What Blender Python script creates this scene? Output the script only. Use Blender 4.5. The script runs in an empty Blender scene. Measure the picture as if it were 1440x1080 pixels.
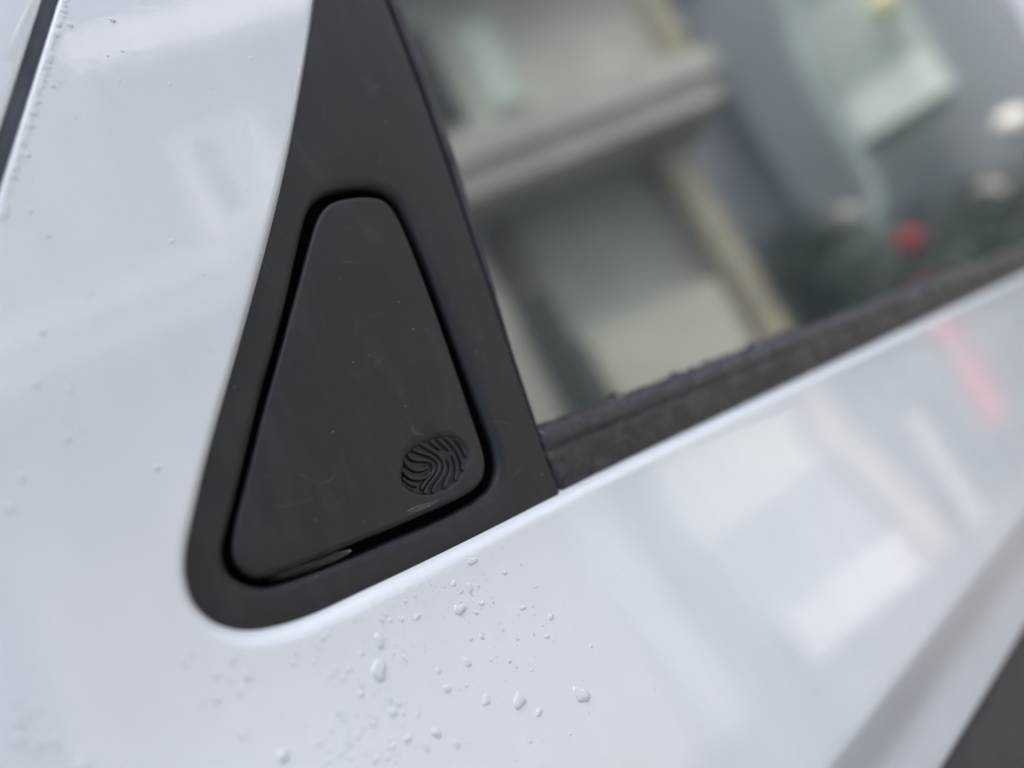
import bpy, bmesh, math, random
import numpy as np
from mathutils import Vector, Matrix
random.seed(11); rng = np.random.default_rng(5)

# ------------------------------------------------------------------ camera, sky, sun, exposure
SC = bpy.context.scene
COL = SC.collection
cam_d = bpy.data.cameras.new('camera'); CAM = bpy.data.objects.new('camera', cam_d); COL.objects.link(CAM)
CAM.matrix_world = Matrix(((0.68518720, 0.21040704, -0.69731441, -0.15279661),
                           (-0.64332156, -0.27411048, -0.71484321, -0.22115047),
                           (-0.34154923, 0.93839881, -0.05245761, 1.17459007),
                           (0, 0, 0, 1)))
cam_d.sensor_width = 36.0; cam_d.lens = 28.75
cam_d.clip_start = 0.01; cam_d.clip_end = 600.0
cam_d.dof.use_dof = True; cam_d.dof.focus_distance = 0.266; cam_d.dof.aperture_fstop = 3.1
SC.camera = CAM

SUN = Vector((-0.17, 0.36, 0.92)).normalized()      # towards the sun: behind the car, its near side stands in its own shade
W = bpy.data.worlds.new('World'); SC.world = W; W.use_nodes = True
nt = W.node_tree; bg = nt.nodes['Background']
sky = nt.nodes.new('ShaderNodeTexSky'); sky.sky_type = 'NISHITA'; sky.sun_disc = False
sky.sun_elevation = math.asin(SUN.z); sky.sun_rotation = math.atan2(SUN.x, SUN.y)
sky.altitude = 50; sky.air_density = 0.45; sky.dust_density = 8.5; sky.ozone_density = 1.2
nt.links.new(sky.outputs[0], bg.inputs[0]); bg.inputs[1].default_value = 0.15
sl = bpy.data.lights.new('sun', 'SUN'); sl.energy = 0.8; sl.angle = math.radians(15); sl.color = (1.0, 0.97, 0.93)
so = bpy.data.objects.new('sun', sl); COL.objects.link(so); so.rotation_euler = SUN.to_track_quat('Z', 'Y').to_euler()
VS = SC.view_settings; VS.view_transform = 'Standard'; VS.look = 'None'; VS.gamma = 1.0
VS.use_curve_mapping = False; VS.exposure = 1.93
SC.render.engine = 'CYCLES'
SC.cycles.use_denoising = True
SC.cycles.sample_clamp_indirect = 8.0
SC.cycles.max_bounces = 10; SC.cycles.transmission_bounces = 8

# ------------------------------------------------------------------ helpers
TILT = math.radians(5)
ORG = Vector((0, 0, 1.2))
EX = Vector((1, 0, 0)); EV = Vector((0, math.sin(TILT), math.cos(TILT))); EN = Vector((0, -math.cos(TILT), math.sin(TILT)))
def P(s, v, o=0.0):
    """door coordinates in millimetres (along the car, up the door, out of the door) -> world metres"""
    return ORG + (EX * s + EV * v + EN * o) * 0.001

def new_obj(name, verts, faces, mat=None, parent=None, smooth=True, **props):
    me = bpy.data.meshes.new(name); me.from_pydata([tuple(v) for v in verts], [], faces); me.update()
    return link_me(name, me, mat, parent, smooth, **props)

def link_me(name, me, mat=None, parent=None, smooth=True, **props):
    if smooth is not None:
        me.polygons.foreach_set('use_smooth', [bool(smooth)] * len(me.polygons))
    o = bpy.data.objects.new(name, me); COL.objects.link(o)
    if mat is not None: me.materials.append(mat)
    if parent is not None:
        o.parent = parent; o.matrix_parent_inverse = parent.matrix_world.inverted()
    for k, val in props.items(): o[k] = val
    return o

def empty(name, loc, **props):
    o = bpy.data.objects.new(name, None); o.location = loc; COL.objects.link(o)
    o.matrix_world = Matrix.Translation(loc)
    for k, val in props.items(): o[k] = val
    return o

def loft(rings, closed=True):
    """rings: list of equally long lists of points"""
    n = len(rings[0]); verts = [p for r in rings for p in r]; faces = []
    for j in range(len(rings) - 1):
        for i in range(n if closed else n - 1):
            k = (i + 1) % n
            faces.append((j*n + i, j*n + k, (j+1)*n + k, (j+1)*n + i))
    return verts, faces

def catmull(pts, sub, closed=False):
    pts = [np.array(p, float) for p in pts]; n = len(pts); out = []
    rngi = range(n) if closed else range(n - 1)
    for i in rngi:
        if closed: a, b, c, d = pts[(i-1) % n], pts[i], pts[(i+1) % n], pts[(i+2) % n]
        else:
            b, c = pts[i], pts[i+1]
            a = pts[i-1] if i > 0 else 2*b - c
            d = pts[i+2] if i + 2 < n else 2*c - b
        # centripetal spacing
        def tj(ti, p, q): return ti + max(np.linalg.norm(q - p), 1e-6) ** 0.5
        t0 = 0; t1 = tj(t0, a, b); t2 = tj(t1, b, c); t3 = tj(t2, c, d)
        for k in range(sub):
            t = t1 + (t2 - t1) * k / sub
            A1 = (t1-t)/(t1-t0)*a + (t-t0)/(t1-t0)*b; A2 = (t2-t)/(t2-t1)*b + (t-t1)/(t2-t1)*c; A3 = (t3-t)/(t3-t2)*c + (t-t2)/(t3-t2)*d
            B1 = (t2-t)/(t2-t0)*A1 + (t-t0)/(t2-t0)*A2; B2 = (t3-t)/(t3-t1)*A2 + (t-t1)/(t3-t1)*A3
            out.append((t2-t)/(t2-t1)*B1 + (t-t1)/(t2-t1)*B2)
    if not closed: out.append(pts[-1])
    return np.array(out)

def smooth_poly(a, it=2, closed=True):
    a = a.copy()
    for _ in range(it):
        if closed: a = 0.25*np.roll(a, 1, 0) + 0.5*a + 0.25*np.roll(a, -1, 0)
        else: a[1:-1] = 0.25*a[:-2] + 0.5*a[1:-1] + 0.25*a[2:]
    return a

def resample(a, n, closed=True):
    b = np.vstack([a, a[:1]]) if closed else a
    L = np.concatenate([[0], np.cumsum(np.linalg.norm(np.diff(b, axis=0), axis=1))])
    t = np.linspace(0, L[-1], n, endpoint=not closed)
    return np.stack([np.interp(t, L, b[:, 0]), np.interp(t, L, b[:, 1])], 1)

def normals2d(a, closed=True):
    if closed: t = np.roll(a, -1, 0) - np.roll(a, 1, 0)
    else: t = np.gradient(a, axis=0)
    t /= np.maximum(np.linalg.norm(t, axis=1, keepdims=True), 1e-9)
    return np.stack([t[:, 1], -t[:, 0]], 1)       # right-hand side of travel

def dist_poly(p, poly):
    """distance from point p to an open polyline"""
    a = poly[:-1]; b = poly[1:]; ab = b - a
    t = np.clip(((p - a) * ab).sum(1) / np.maximum((ab**2).sum(1), 1e-12), 0, 1)
    return float(np.min(np.linalg.norm(a + ab*t[:, None] - p, axis=1)))

# ------------------------------------------------------------------ materials
def mat_new(name):
    m = bpy.data.materials.new(name); m.use_nodes = True
    t = m.node_tree; b = t.nodes['Principled BSDF']
    return m, t, b
def N_(t, typ, **kw):
    n = t.nodes.new(typ)
    for k, v in kw.items():
        if k in n.inputs: n.inputs[k].default_value = v
        else: setattr(n, k, v)
    return n
def ramp(t, src, stops):
    r = t.nodes.new('ShaderNodeValToRGB'); e = r.color_ramp.elements
    while len(e) < len(stops): e.new(0.5)
    for el, (pos, c) in zip(e, stops):
        el.position = pos; el.color = (c, c, c, 1) if not isinstance(c, tuple) else (*c, 1)
    t.links.new(src, r.inputs[0]); return r.outputs[0]
def simple(name, col, rough=0.7, noise=0.0, scale=4.0, bump=0.0, **kw):
    m, t, b = mat_new(name)
    b.inputs['Base Color'].default_value = (*col, 1); b.inputs['Roughness'].default_value = rough
    for k, v in kw.items(): b.inputs[k.replace('_', ' ')].default_value = v
    if noise or bump:
        co = N_(t, 'ShaderNodeTexCoord'); nz = N_(t, 'ShaderNodeTexNoise', Scale=scale, Detail=6.0)
        t.links.new(co.outputs['Object'], nz.inputs['Vector'])
        if noise:
            lo = tuple(c*(1-noise) for c in col); hi = tuple(min(1, c*(1+noise)) for c in col)
            t.links.new(ramp(t, nz.outputs['Fac'], [(0.3, lo), (0.7, hi)]), b.inputs['Base Color'])
        if bump:
            bp = N_(t, 'ShaderNodeBump', Strength=bump, Distance=0.01)
            t.links.new(nz.outputs['Fac'], bp.inputs['Height']); t.links.new(bp.outputs[0], b.inputs['Normal'])
    return m
def math_(t, op, a, b=None, clamp=False):
    n = t.nodes.new('ShaderNodeMath'); n.operation = op; n.use_clamp = clamp
    for i, x in enumerate([a, b]):
        if x is None: continue
        if isinstance(x, (int, float)): n.inputs[i].default_value = x
        else: t.links.new(x, n.inputs[i])
    return n.outputs[0]

def mat_paint():
    m, t, b = mat_new('white_car_paint')
    co = N_(t, 'ShaderNodeTexCoord')
    nz = N_(t, 'ShaderNodeTexNoise', Scale=22.0, Detail=5.0, Roughness=0.6)
    mp = N_(t, 'ShaderNodeMapping'); mp.inputs['Scale'].default_value = (1.6, 1.0, 0.45)
    t.links.new(co.outputs['Object'], mp.inputs[0]); t.links.new(mp.outputs[0], nz.inputs['Vector'])
    # faint road film, drier and wetter patches
    t.links.new(ramp(t, nz.outputs['Fac'], [(0.30, (0.700, 0.782, 0.785)), (0.70, (0.745, 0.828, 0.830))]), b.inputs['Base Color'])
    b.inputs['Roughness'].default_value = 0.35
    b.inputs['Coat Weight'].default_value = 1.0; b.inputs['Coat IOR'].default_value = 1.56
    t.links.new(ramp(t, nz.outputs['Fac'], [(0.35, 0.004), (0.75, 0.03)]), b.inputs['Coat Roughness'])
    op = N_(t, 'ShaderNodeTexNoise', Scale=260.0, Detail=2.0)      # orange peel
    t.links.new(co.outputs['Object'], op.inputs['Vector'])
    bp = N_(t, 'ShaderNodeBump', Strength=0.05, Distance=0.0006)
    t.links.new(op.outputs['Fac'], bp.inputs['Height']); t.links.new(bp.outputs[0], b.inputs['Coat Normal'])
    return m

def mat_plastic(name, col=(0.0122, 0.0148, 0.0156), rough=0.46, dust=1.0, scratch=1.0):
    m, t, b = mat_new(name)
    co = N_(t, 'ShaderNodeTexCoord'); V = co.outputs['Object']
    def tex(typ, **kw):
        n = N_(t, typ, **kw); t.links.new(V, n.inputs['Vector']); return n
    big = tex('ShaderNodeTexNoise', Scale=28.0, Detail=6.0, Roughness=0.62)
    # dust: sparse bright specks of two sizes, thinned out by a large noise
    v1 = tex('ShaderNodeTexVoronoi', Scale=230.0); d1 = ramp(t, v1.outputs['Distance'], [(0.0, 1.0), (0.05, 0.6), (0.085, 0.0)])
    k1 = ramp(t, math_(t, 'FRACT', math_(t, 'MULTIPLY', v1.outputs['Color'], 7.31)), [(0.66, 0.0), (0.98, 1.0)])
    v2 = tex('ShaderNodeTexVoronoi', Scale=900.0); d2 = ramp(t, v2.outputs['Distance'], [(0.0, 1.0), (0.16, 0.0)])
    k2 = ramp(t, v2.outputs['Color'], [(0.74, 0.0), (0.95, 0.8)])
    sp = math_(t, 'ADD', math_(t, 'MULTIPLY', d1, k1), math_(t, 'MULTIPLY', math_(t, 'MULTIPLY', d2, k2), 0.22))
    # scratches: hairlines where a warped noise crosses its middle value, broken up by another noise
    acc = None
    for sc, th, seed in ((16.0, 0.0011, 3.1), (27.0, 0.0014, 8.7)):
        mp = N_(t, 'ShaderNodeMapping'); mp.inputs['Location'].default_value = (seed, seed*0.7, 0); mp.inputs['Rotation'].default_value = (0, seed, 0)
        mp.inputs['Scale'].default_value = (1.0, 1.0, 2.4)
        t.links.new(V, mp.inputs[0])
        nn = N_(t, 'ShaderNodeTexNoise', Scale=sc, Detail=0.6); t.links.new(mp.outputs[0], nn.inputs['Vector'])
        ln = ramp(t, math_(t, 'ABSOLUTE', math_(t, 'SUBTRACT', nn.outputs['Fac'], 0.56)), [(0.0, 1.0), (th*2.2, 0.0)])
        mk = N_(t, 'ShaderNodeTexNoise', Scale=sc*2.3, Detail=2.0); t.links.new(mp.outputs[0], mk.inputs['Vector'])
        ln = math_(t, 'MULTIPLY', ln, ramp(t, mk.outputs['Fac'], [(0.56, 0.0), (0.68, 1.0)]))
        acc = ln if acc is None else math_(t, 'MAXIMUM', acc, ln)
    amt = math_(t, 'ADD', math_(t, 'MULTIPLY', sp, 0.95*dust), math_(t, 'MULTIPLY', acc, 0.15*scratch), clamp=True)
    mx = t.nodes.new('ShaderNodeMix'); mx.data_type = 'RGBA'
    base = ramp(t, big.outputs['Fac'], [(0.28, tuple(c*0.70 for c in col)), (0.72, tuple(c*1.35 for c in col))])
    t.links.new(base, mx.inputs['A']); mx.inputs['B'].default_value = (0.42, 0.43, 0.42, 1)
    # thin greasy smears and a dry dust film, both stretched the way a hand wipes
    mpw = N_(t, 'ShaderNodeMapping'); mpw.inputs['Rotation'].default_value = (0, 0.7, 0); mpw.inputs['Scale'].default_value = (1.0, 1.0, 0.28); t.links.new(V, mpw.inputs[0])
    wp = N_(t, 'ShaderNodeTexNoise', Scale=75.0, Detail=5.0, Roughness=0.65, Distortion=0.8); t.links.new(mpw.outputs[0], wp.inputs['Vector'])
    film = math_(t, 'MULTIPLY', ramp(t, wp.outputs['Fac'], [(0.48, 0.0), (0.72, 1.0)]), 0.045)
    amt = math_(t, 'ADD', amt, film, clamp=True)
    t.links.new(amt, mx.inputs['Factor']); t.links.new(mx.outputs['Result'], b.inputs['Base Color'])
    t.links.new(math_(t, 'ADD', ramp(t, big.outputs['Fac'], [(0.3, rough-0.10), (0.7, rough+0.06)]), ramp(t, wp.outputs['Fac'], [(0.40, -0.0), (0.62, 0.14)])), b.inputs['Roughness'])
    b.inputs['Specular IOR Level'].default_value = 0.45; b.inputs['Specular Tint'].default_value = (0.91, 0.97, 1.0, 1)
    gr = tex('ShaderNodeTexNoise', Scale=2600.0, Detail=2.0)
    bp = N_(t, 'ShaderNodeBump', Strength=0.18, Distance=0.0002)
    t.links.new(gr.outputs['Fac'], bp.inputs['Height']); t.links.new(bp.outputs[0], b.inputs['Normal'])
    return m

def mat_strip():
    m, t, b = mat_new('dusty_rubber_strip')
    co = N_(t, 'ShaderNodeTexCoord'); V = co.outputs['Object']
    a = N_(t, 'ShaderNodeTexNoise', Scale=60.0, Detail=7.0, Roughness=0.7); t.links.new(V, a.inputs['Vector'])
    mp = N_(t, 'ShaderNodeMapping'); mp.inputs['Scale'].default_value = (0.7, 1, 1); t.links.new(V, mp.inputs[0])
    c = N_(t, 'ShaderNodeTexNoise', Scale=230.0, Detail=5.0, Roughness=0.65); t.links.new(mp.outputs[0], c.inputs['Vector'])
    f = math_(t, 'ADD', math_(t, 'MULTIPLY', a.outputs['Fac'], 0.5), math_(t, 'MULTIPLY', c.outputs['Fac'], 0.5))
    t.links.new(ramp(t, f, [(0.38, (0.012, 0.013, 0.015)), (0.50, (0.020, 0.021, 0.023)), (0.64, (0.062, 0.062, 0.061))]), b.inputs['Base Color'])
    t.links.new(ramp(t, a.outputs['Fac'], [(0.42, 0.22), (0.58, 0.62)]), b.inputs['Roughness'])
    bp = N_(t, 'ShaderNodeBump', Strength=0.7, Distance=0.0012); t.links.new(f, bp.inputs['Height']); t.links.new(bp.outputs[0], b.inputs['Normal'])
    return m

def mat_glass():
    m, t, b = mat_new('tinted_window_glass')
    b.inputs['Base Color'].default_value = (0.030, 0.041, 0.044, 1); b.inputs['Roughness'].default_value = 0.05
    b.inputs['IOR'].default_value = 2.35; b.inputs['Specular Tint'].default_value = (0.90, 1.0, 0.96, 1)
    return m

def mat_water():
    """thin domes of water on paint: white body colour stands for light focused in the drop, skin mirrors the sky"""
    m, t, b = mat_new('water'); t.nodes.remove(b)
    tr = t.nodes.new('ShaderNodeBsdfTransparent'); df = N_(t, 'ShaderNodeBsdfDiffuse', Color=(0.90, 0.98, 0.99, 1)); tl = N_(t, 'ShaderNodeBsdfTranslucent', Color=(0.92, 0.99, 1, 1))
    gl = N_(t, 'ShaderNodeBsdfGlossy', Roughness=0.03)
    def mix(f, a, c):
        x = t.nodes.new('ShaderNodeMixShader')
        if isinstance(f, float): x.inputs[0].default_value = f
        else: t.links.new(f, x.inputs[0])
        t.links.new(a, x.inputs[1]); t.links.new(c, x.inputs[2]); return x.outputs[0]
    body = mix(0.86, tr.outputs[0], mix(0.12, df.outputs[0], tl.outputs[0]))  # mostly white diffuse: brightness of light gathered by drops is put into the colour
    fr = N_(t, 'ShaderNodeFresnel', IOR=1.55)
    t.links.new(mix(fr.outputs[0], body, gl.outputs[0]), t.nodes['Material Output'].inputs['Surface'])
    return m
def mat_clear_water():
    m, t, b = mat_new('clear_water')
    gl = N_(t, 'ShaderNodeBsdfGlossy', Roughness=0.03); tr = t.nodes.new('ShaderNodeBsdfTransparent'); mx = t.nodes.new('ShaderNodeMixShader')
    fr = N_(t, 'ShaderNodeFresnel', IOR=1.33); t.links.new(fr.outputs[0], mx.inputs[0])
    t.links.new(tr.outputs[0], mx.inputs[1]); t.links.new(gl.outputs[0], mx.inputs[2]); t.links.new(mx.outputs[0], t.nodes['Material Output'].inputs['Surface'])
    return m

M_PAINT = mat_paint(); M_TRIM = mat_plastic('black_trim_plastic', dust=0.7, scratch=0.8); M_FLAP = mat_plastic('black_flap_plastic')
M_DARK = simple('black_gap_shade', (0.007, 0.009, 0.012), 1.0, Specular_IOR_Level=0.05)  # near black without sheen: deep shade of the gaps put into the colour
M_RUB = simple('black_rubber', (0.050, 0.054, 0.060), 0.5, noise=0.3, scale=90, bump=0.05, Specular_IOR_Level=0.3)
M_SEAL = simple('grey_rubber_seal', (0.110, 0.125, 0.145), 0.6, noise=0.2, scale=60)
M_STRIP = mat_strip(); M_GLASS = mat_glass(); M_WATER = mat_water(); M_CLEAR = mat_clear_water()
M_UNDERCUT = simple('grey_undercut_shade', (0.045, 0.047, 0.050), 0.6, noise=0.15, scale=40)
# ------------------------------------------------------------------ ground
def mat_road():
    m, t, b = mat_new('wet_asphalt')
    co = N_(t, 'ShaderNodeTexCoord'); V = co.outputs['Object']
    a = N_(t, 'ShaderNodeTexNoise', Scale=0.6, Detail=8.0); t.links.new(V, a.inputs['Vector'])
    c = N_(t, 'ShaderNodeTexNoise', Scale=140.0, Detail=3.0); t.links.new(V, c.inputs['Vector'])
    f = math_(t, 'ADD', math_(t, 'MULTIPLY', a.outputs['Fac'], 0.6), math_(t, 'MULTIPLY', c.outputs['Fac'], 0.4))
    t.links.new(ramp(t, f, [(0.35, (0.040, 0.041, 0.043)), (0.65, (0.085, 0.085, 0.086))]), b.inputs['Base Color'])
    t.links.new(ramp(t, a.outputs['Fac'], [(0.45, 0.85), (0.62, 0.35)]), b.inputs['Roughness'])
    bp = N_(t, 'ShaderNodeBump', Strength=0.5, Distance=0.006); t.links.new(c.outputs['Fac'], bp.inputs['Height']); t.links.new(bp.outputs[0], b.inputs['Normal'])
    return m
new_obj('road', [(-200, -200, 0), (200, -200, 0), (200, 200, 0), (-200, 200, 0)], [(0, 1, 2, 3)], mat_road(), kind='structure')

# ------------------------------------------------------------------ the car: door sheet around the window opening
CAR = empty('white_car', (0.3, 0.9, 0.0), label='white car seen close at its rear door, black handle trim and tinted window', category='car')

OUT_TOP = [(1500, 385), (900, 378), (420, 352), (240, 322), (150, 286), (97, 238), (65.8, 191)]
OUT_L = [(47.5, 157.7), (29.6, 126.8), (5.9, 88.0), (-11.6, 61.5), (-30.8, 34.0), (-47.2, 11.0), (-57.5, -3.6), (-66.4, -17.2),
         (-72.2, -26.8), (-74.4, -32.8), (-74.5, -39.4), (-71.81, -45.3), (-67.5, -49.4), (-62.98, -51.8), (-56.54, -53.6), (-46.93, -54.9), (-25.76, -55.1), (2.35, -55.1), (36.83, -54.8), (61.4, -54.4)]
OUT_B = [(100, -53.9), (154.0, -53.7), (260, -53.6), (450, -53.4), (756, -53.2), (1500, -53.0)]
OPEN = catmull(OUT_TOP + OUT_L + OUT_B, 14)
OPEN = smooth_poly(OPEN, 3, closed=False)
OPEN_S = OPEN[::2] if (len(OPEN) % 2) else OPEN

PV = [-1000, -760, -420, -320, -280, -252, -245.5, -243.8, -241, -222, -198, -193, -191, -189.5, -187.5, -183, -150, -105, -60, -20, 40, 100, 170, 260, 400]
PO = [-55, -38, -46, -48, -30, -4.0, 4.6, 6.4, 6.9, 7.6, 16.4, 18.5, 19.2, 19.5, 19.4, 19.0, 15.6, 9.6, 4.0, 2.9, 2.7, 2.2, 0.6, -4.5, -20]
def pchip(x, xs, ys):
    xs = np.array(xs, float); ys = np.array(ys, float); h = np.diff(xs); dl = np.diff(ys)/h
    d = np.zeros_like(ys); d[0] = dl[0]; d[-1] = dl[-1]
    for k in range(1, len(xs)-1):
        if dl[k-1]*dl[k] > 0:
            w1 = 2*h[k]+h[k-1]; w2 = h[k]+2*h[k-1]; d[k] = (w1+w2)/(w1/dl[k-1]+w2/dl[k])
    x = np.clip(x, xs[0], xs[-1]); i = np.clip(np.searchsorted(xs, x) - 1, 0, len(xs)-2); t = (x - xs[i])/h[i]
    return ((1+2*t)*(1-t)**2*ys[i] + t*(1-t)**2*h[i]*d[i] + t*t*(3-2*t)*ys[i+1] + t*t*(t-1)*h[i]*d[i+1])
PVd = np.linspace(-1000, 400, 2801); POd = pchip(PVd, PV, PO)
for _ in range(4): POd[1:-1] = 0.25*POd[:-2] + 0.5*POd[1:-1] + 0.25*POd[2:]
def lip(d, s, v):
    """how far the painted edge rolls in towards the opening, mm (0 away from it)"""
    w = 3.0 + (2.9 - 1.4*min(1.0, max(0.0, (s + 10)/60.0)))*min(1.0, max(0.0, (-34.0 - v)/18.0)); x = np.clip(d/w, 0, 1)
    return -4.4*(w/7.5)**0.6*(1 - x)**2.0
def door_off(s, v, d):
    lon = 0.0 if s > -20 else -0.00005*(s + 20)**2
    dent = 0.10*math.sin(s/41.0 + 1.3)*math.sin(v/53.0) * min(1, d/30)
    return float(np.interp(v, PVd, POd)) + max(lon, -25) + float(lip(d, s, v)) + dent
def paint_at(s, v):
    return door_off(s, v, dist_poly(np.array([s, v]), OPEN_S))
def paint_frame(s, v):
    o = paint_at(s, v); p = P(s, v, o)
    tu = P(s+0.5, v, paint_at(s+0.5, v)) - p; tv = P(s, v+0.5, paint_at(s, v+0.5)) - p
    n = tu.cross(tv).normalized()
    if n.dot(EN) < 0: n = -n
    tv = (tv - n*tv.dot(n)).normalized(); tu = tv.cross(n)
    return p, tu, tv, n

nn = normals2d(OPEN, closed=False)
# outward means away from the window: travel runs leftwards along the top, down the left, then right along the belt
if (nn[len(OPEN)//2][0] > 0): nn = -nn
mid = np.array([150., 100.])
if ((OPEN[-5] - mid) * nn[-5]).sum() < 0: nn = -nn
for _ in range(40):
    nn[1:-1] = 0.25*nn[:-2] + 0.5*nn[1:-1] + 0.25*nn[2:]
nn /= np.linalg.norm(nn, axis=1, keepdims=True)
DL = [-3, -1.5, 0, 0.4, 0.8, 1.2, 1.7, 2.2, 2.8, 3.5, 4.2, 5, 5.8, 6.6, 7.4, 8.2, 9.5, 11, 13] + list(range(16, 128, 4)) + [128, 130, 132, 133.5, 134.5, 135.5, 136.5, 137.5, 138.5, 140, 142, 145, 149, 154, 159, 164, 169, 174, 179, 183, 186, 188, 189.5, 190.5, 191.5, 192.5, 194, 196, 199, 203, 208, 214, 222, 232, 246, 258, 275, 300, 340, 400, 480, 570, 680, 800, 900]
NI = len(OPEN)
def ratio(i):
    s, v = OPEN[i]
    if v > 150: return max(0.05, min(1.0, 1.0 - (v - 150)/110.0))
    return 1.0
def lim(i, d):
    r = ratio(i); return d if d <= 13 else 13 + (d - 13)*r
rings = []
for d in DL:
    row = []
    for i in range(NI):
        dd = lim(i, d); q = OPEN[i] + nn[i]*dd
        row.append((q[0], q[1], dd))
    rings.append(row)
verts = []; 
for row in rings:
    for (s, v, dd) in row:
        o = door_off(s, v, max(dd, 0))
        if dd < 0: o = door_off(s, v, 0) + dd*1.3
        verts.append(P(s, v, o))
faces = []
for j in range(len(DL)-1):
    for i in range(NI-1):
        faces.append((j*NI+i, j*NI+i+1, (j+1)*NI+i+1, (j+1)*NI+i))
GA = np.array([-51.5, 143.8]); GB = np.array([-83.5, 84.5]); gd = (GB-GA)/np.linalg.norm(GB-GA); gn = np.array([-gd[1], gd[0]])
if gn[0] > 0: gn = -gn              # points to the rear of the car (left in view)
def panel(name, side, shift, label):
    bm = bmesh.new()
    vs = [bm.verts.new(p) for p in verts]
    for f in faces: bm.faces.new([vs[k] for k in f])
    c = GA + gn*shift
    pn = (EX*gn[0] + EV*gn[1]).normalized()
    geom = bm.verts[:] + bm.edges[:] + bm.faces[:]
    r = bmesh.ops.bisect_plane(bm, geom=geom, plane_co=P(c[0], c[1], 0), plane_no=pn, clear_outer=(side < 0), clear_inner=(side > 0))
    cut = [e for e in r['geom_cut'] if isinstance(e, bmesh.types.BMEdge) and len(e.link_faces) == 1]
    sg = -side                       # the returned edge rolls into the gap
    for (a, b_) in ((0.55, -0.15), (0.5, -0.5), (0.25, -0.9), (0.0, -14.0)):
        r = bmesh.ops.extrude_edge_only(bm, edges=cut)
        nv = [g for g in r['geom'] if isinstance(g, bmesh.types.BMVert)]
        bmesh.ops.translate(bm, verts=nv, vec=(pn*sg*a + EN*b_)*0.001)
        cut = [g for g in r['geom'] if isinstance(g, bmesh.types.BMEdge) and all(x in set(nv) for x in g.verts)]
    bmesh.ops.recalc_face_normals(bm, faces=bm.faces[:])
    me = bpy.data.meshes.new(name); bm.to_mesh(me); bm.free()
    # face normals outwards
    s_ = sum(p.normal.dot(EN)*p.area for p in me.polygons)
    if s_ < 0: me.flip_normals()
    return link_me(name, me, M_PAINT, CAR, True, label=label)
panel('rear_door', -1, -2.6, 'glossy white rear door panel wet with drops')
panel('quarter_panel', +1, 3.9, 'white quarter panel behind the door gap')
UNDERCUT = [(-240, -14), (-242, 0), (-243.5, 1.6), (-246, 2.6), (-252, 4.2), (-262, 7.0), (-280, 10.5), (-320, 14), (-420, 16), (-560, 12), (-640, 2), (-660, -20)]  # added dark sheet, its colour stands for the shaded undercut of the door
rs = [[P(s, v, o) for v, o in UNDERCUT] for s in np.linspace(-700, 1480, 30)]
v_, f_ = loft(rs, closed=False); new_obj('lower_shade_sheet', v_, f_, M_UNDERCUT, CAR, label='dark grey sheet standing for the shade under the lower door crease')
# rubber seal at the bottom of the gap
rs = []
for k in range(60):
    q = GA + gd*(-160 + k*16.0)
    o = float(np.interp(q[1], PVd, POd)) - 5.5 + (-0.00005*(q[0]+20)**2)
    rs.append([P(*(q + gn*w_), o + h_) for w_, h_ in ((-14, -3), (-5, -0.5), (0, 0.3), (5, -0.5), (14, -3))])
v_, f_ = loft(rs, closed=False); new_obj('gap_seal', v_, f_, M_SEAL, CAR)

# ------------------------------------------------------------------ window glass, belt strip, glass run channel
TRE = np.array([(62.6, -60), (62.5, -53.14), (62.9, -44.21), (64.7, -27.45), (68.0, 0.75), (71.3, 25.07), (75.0, 59.1), (77.9, 84.74), (81.7, 123.63), (84.0, 162.57), (85.2, 190), (86.0, 222)])
def tr_edge(v): return float(np.interp(v, TRE[:, 1], TRE[:, 0]))
gv = []; 
for o_ in (-8.0, -11.2):
    for v in np.linspace(-75, 372, 24):
        for s in (55, 120, 300, 700, 1480): gv.append(P(s, v, o_ - 0.000004*max(0, s-200)**2*0))
gf = []
for L_ in (0, 1):
    for a in range(23):
        for c in range(4):
            b0 = L_*120 + a*5 + c; q = (b0, b0+1, b0+6, b0+5); gf.append(q if L_ == 0 else q[::-1])
new_obj('window_glass', gv, gf, M_GLASS, CAR, smooth=False, label='dark tinted rear door window mirroring the houses opposite')

STRIP = [(-62, -9), (-57.5, -6), (-55.8, -2.6), (-54.2, -1.2), (-52.5, -0.6), (-48, 0.2), (-43, 0.8), (-40, 0.9), (-38.8, 0.5), (-38.2, -0.1), (-37.4, 0.1), (-36.2, 0.9), (-34.5, 1.1), (-32.5, 0.6), (-30.5, -0.6), (-29.0, -2.4), (-27.8, -4.4), (-27.0, -6.2), (-26.6, -7.9), (-27.5, -9.5)]
st = np.concatenate([[65.0, 65.4, 66.2, 68], np.linspace(69, 330, 260), np.linspace(335, 600, 110), np.linspace(610, 1480, 60)])
rag = smooth_poly(np.stack([rng.normal(0, 1, len(st))**3*0.35, rng.normal(0, 0.5, len(st))], 1), 1, False)
rs = []
for si, s in enumerate(st):
    k = max(0, 1 - (s-65.0)/1.3)
    row = []
    for v, o in STRIP:
        lean = (v + 40)*0.085
        wob = 0.16*math.sin(s*0.31 + v) + 0.12*math.sin(s*0.83 + 2*v)
        row.append(P(s + lean*max(0, 1-(s-65)/40), v, o - 2.2*k*k + wob*(0.6 if -56 < v < -27 else 0) + (0.35*rag[si, 1] if v > -32 else 0)))
        if v > -29.5: row[-1] = row[-1] + EV*0.001*max(-0.4, min(2.2, rag[si, 0] + 0.3*math.sin(s*0.23)))
    rs.append(row)
v_, f_ = loft(rs, closed=False); n0 = len(STRIP)
f_.append(tuple(range(n0)))
new_obj('window_belt_strip', v_, f_, M_STRIP, CAR, label='dusty dark grey rubber strip along the bottom of the window')
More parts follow.
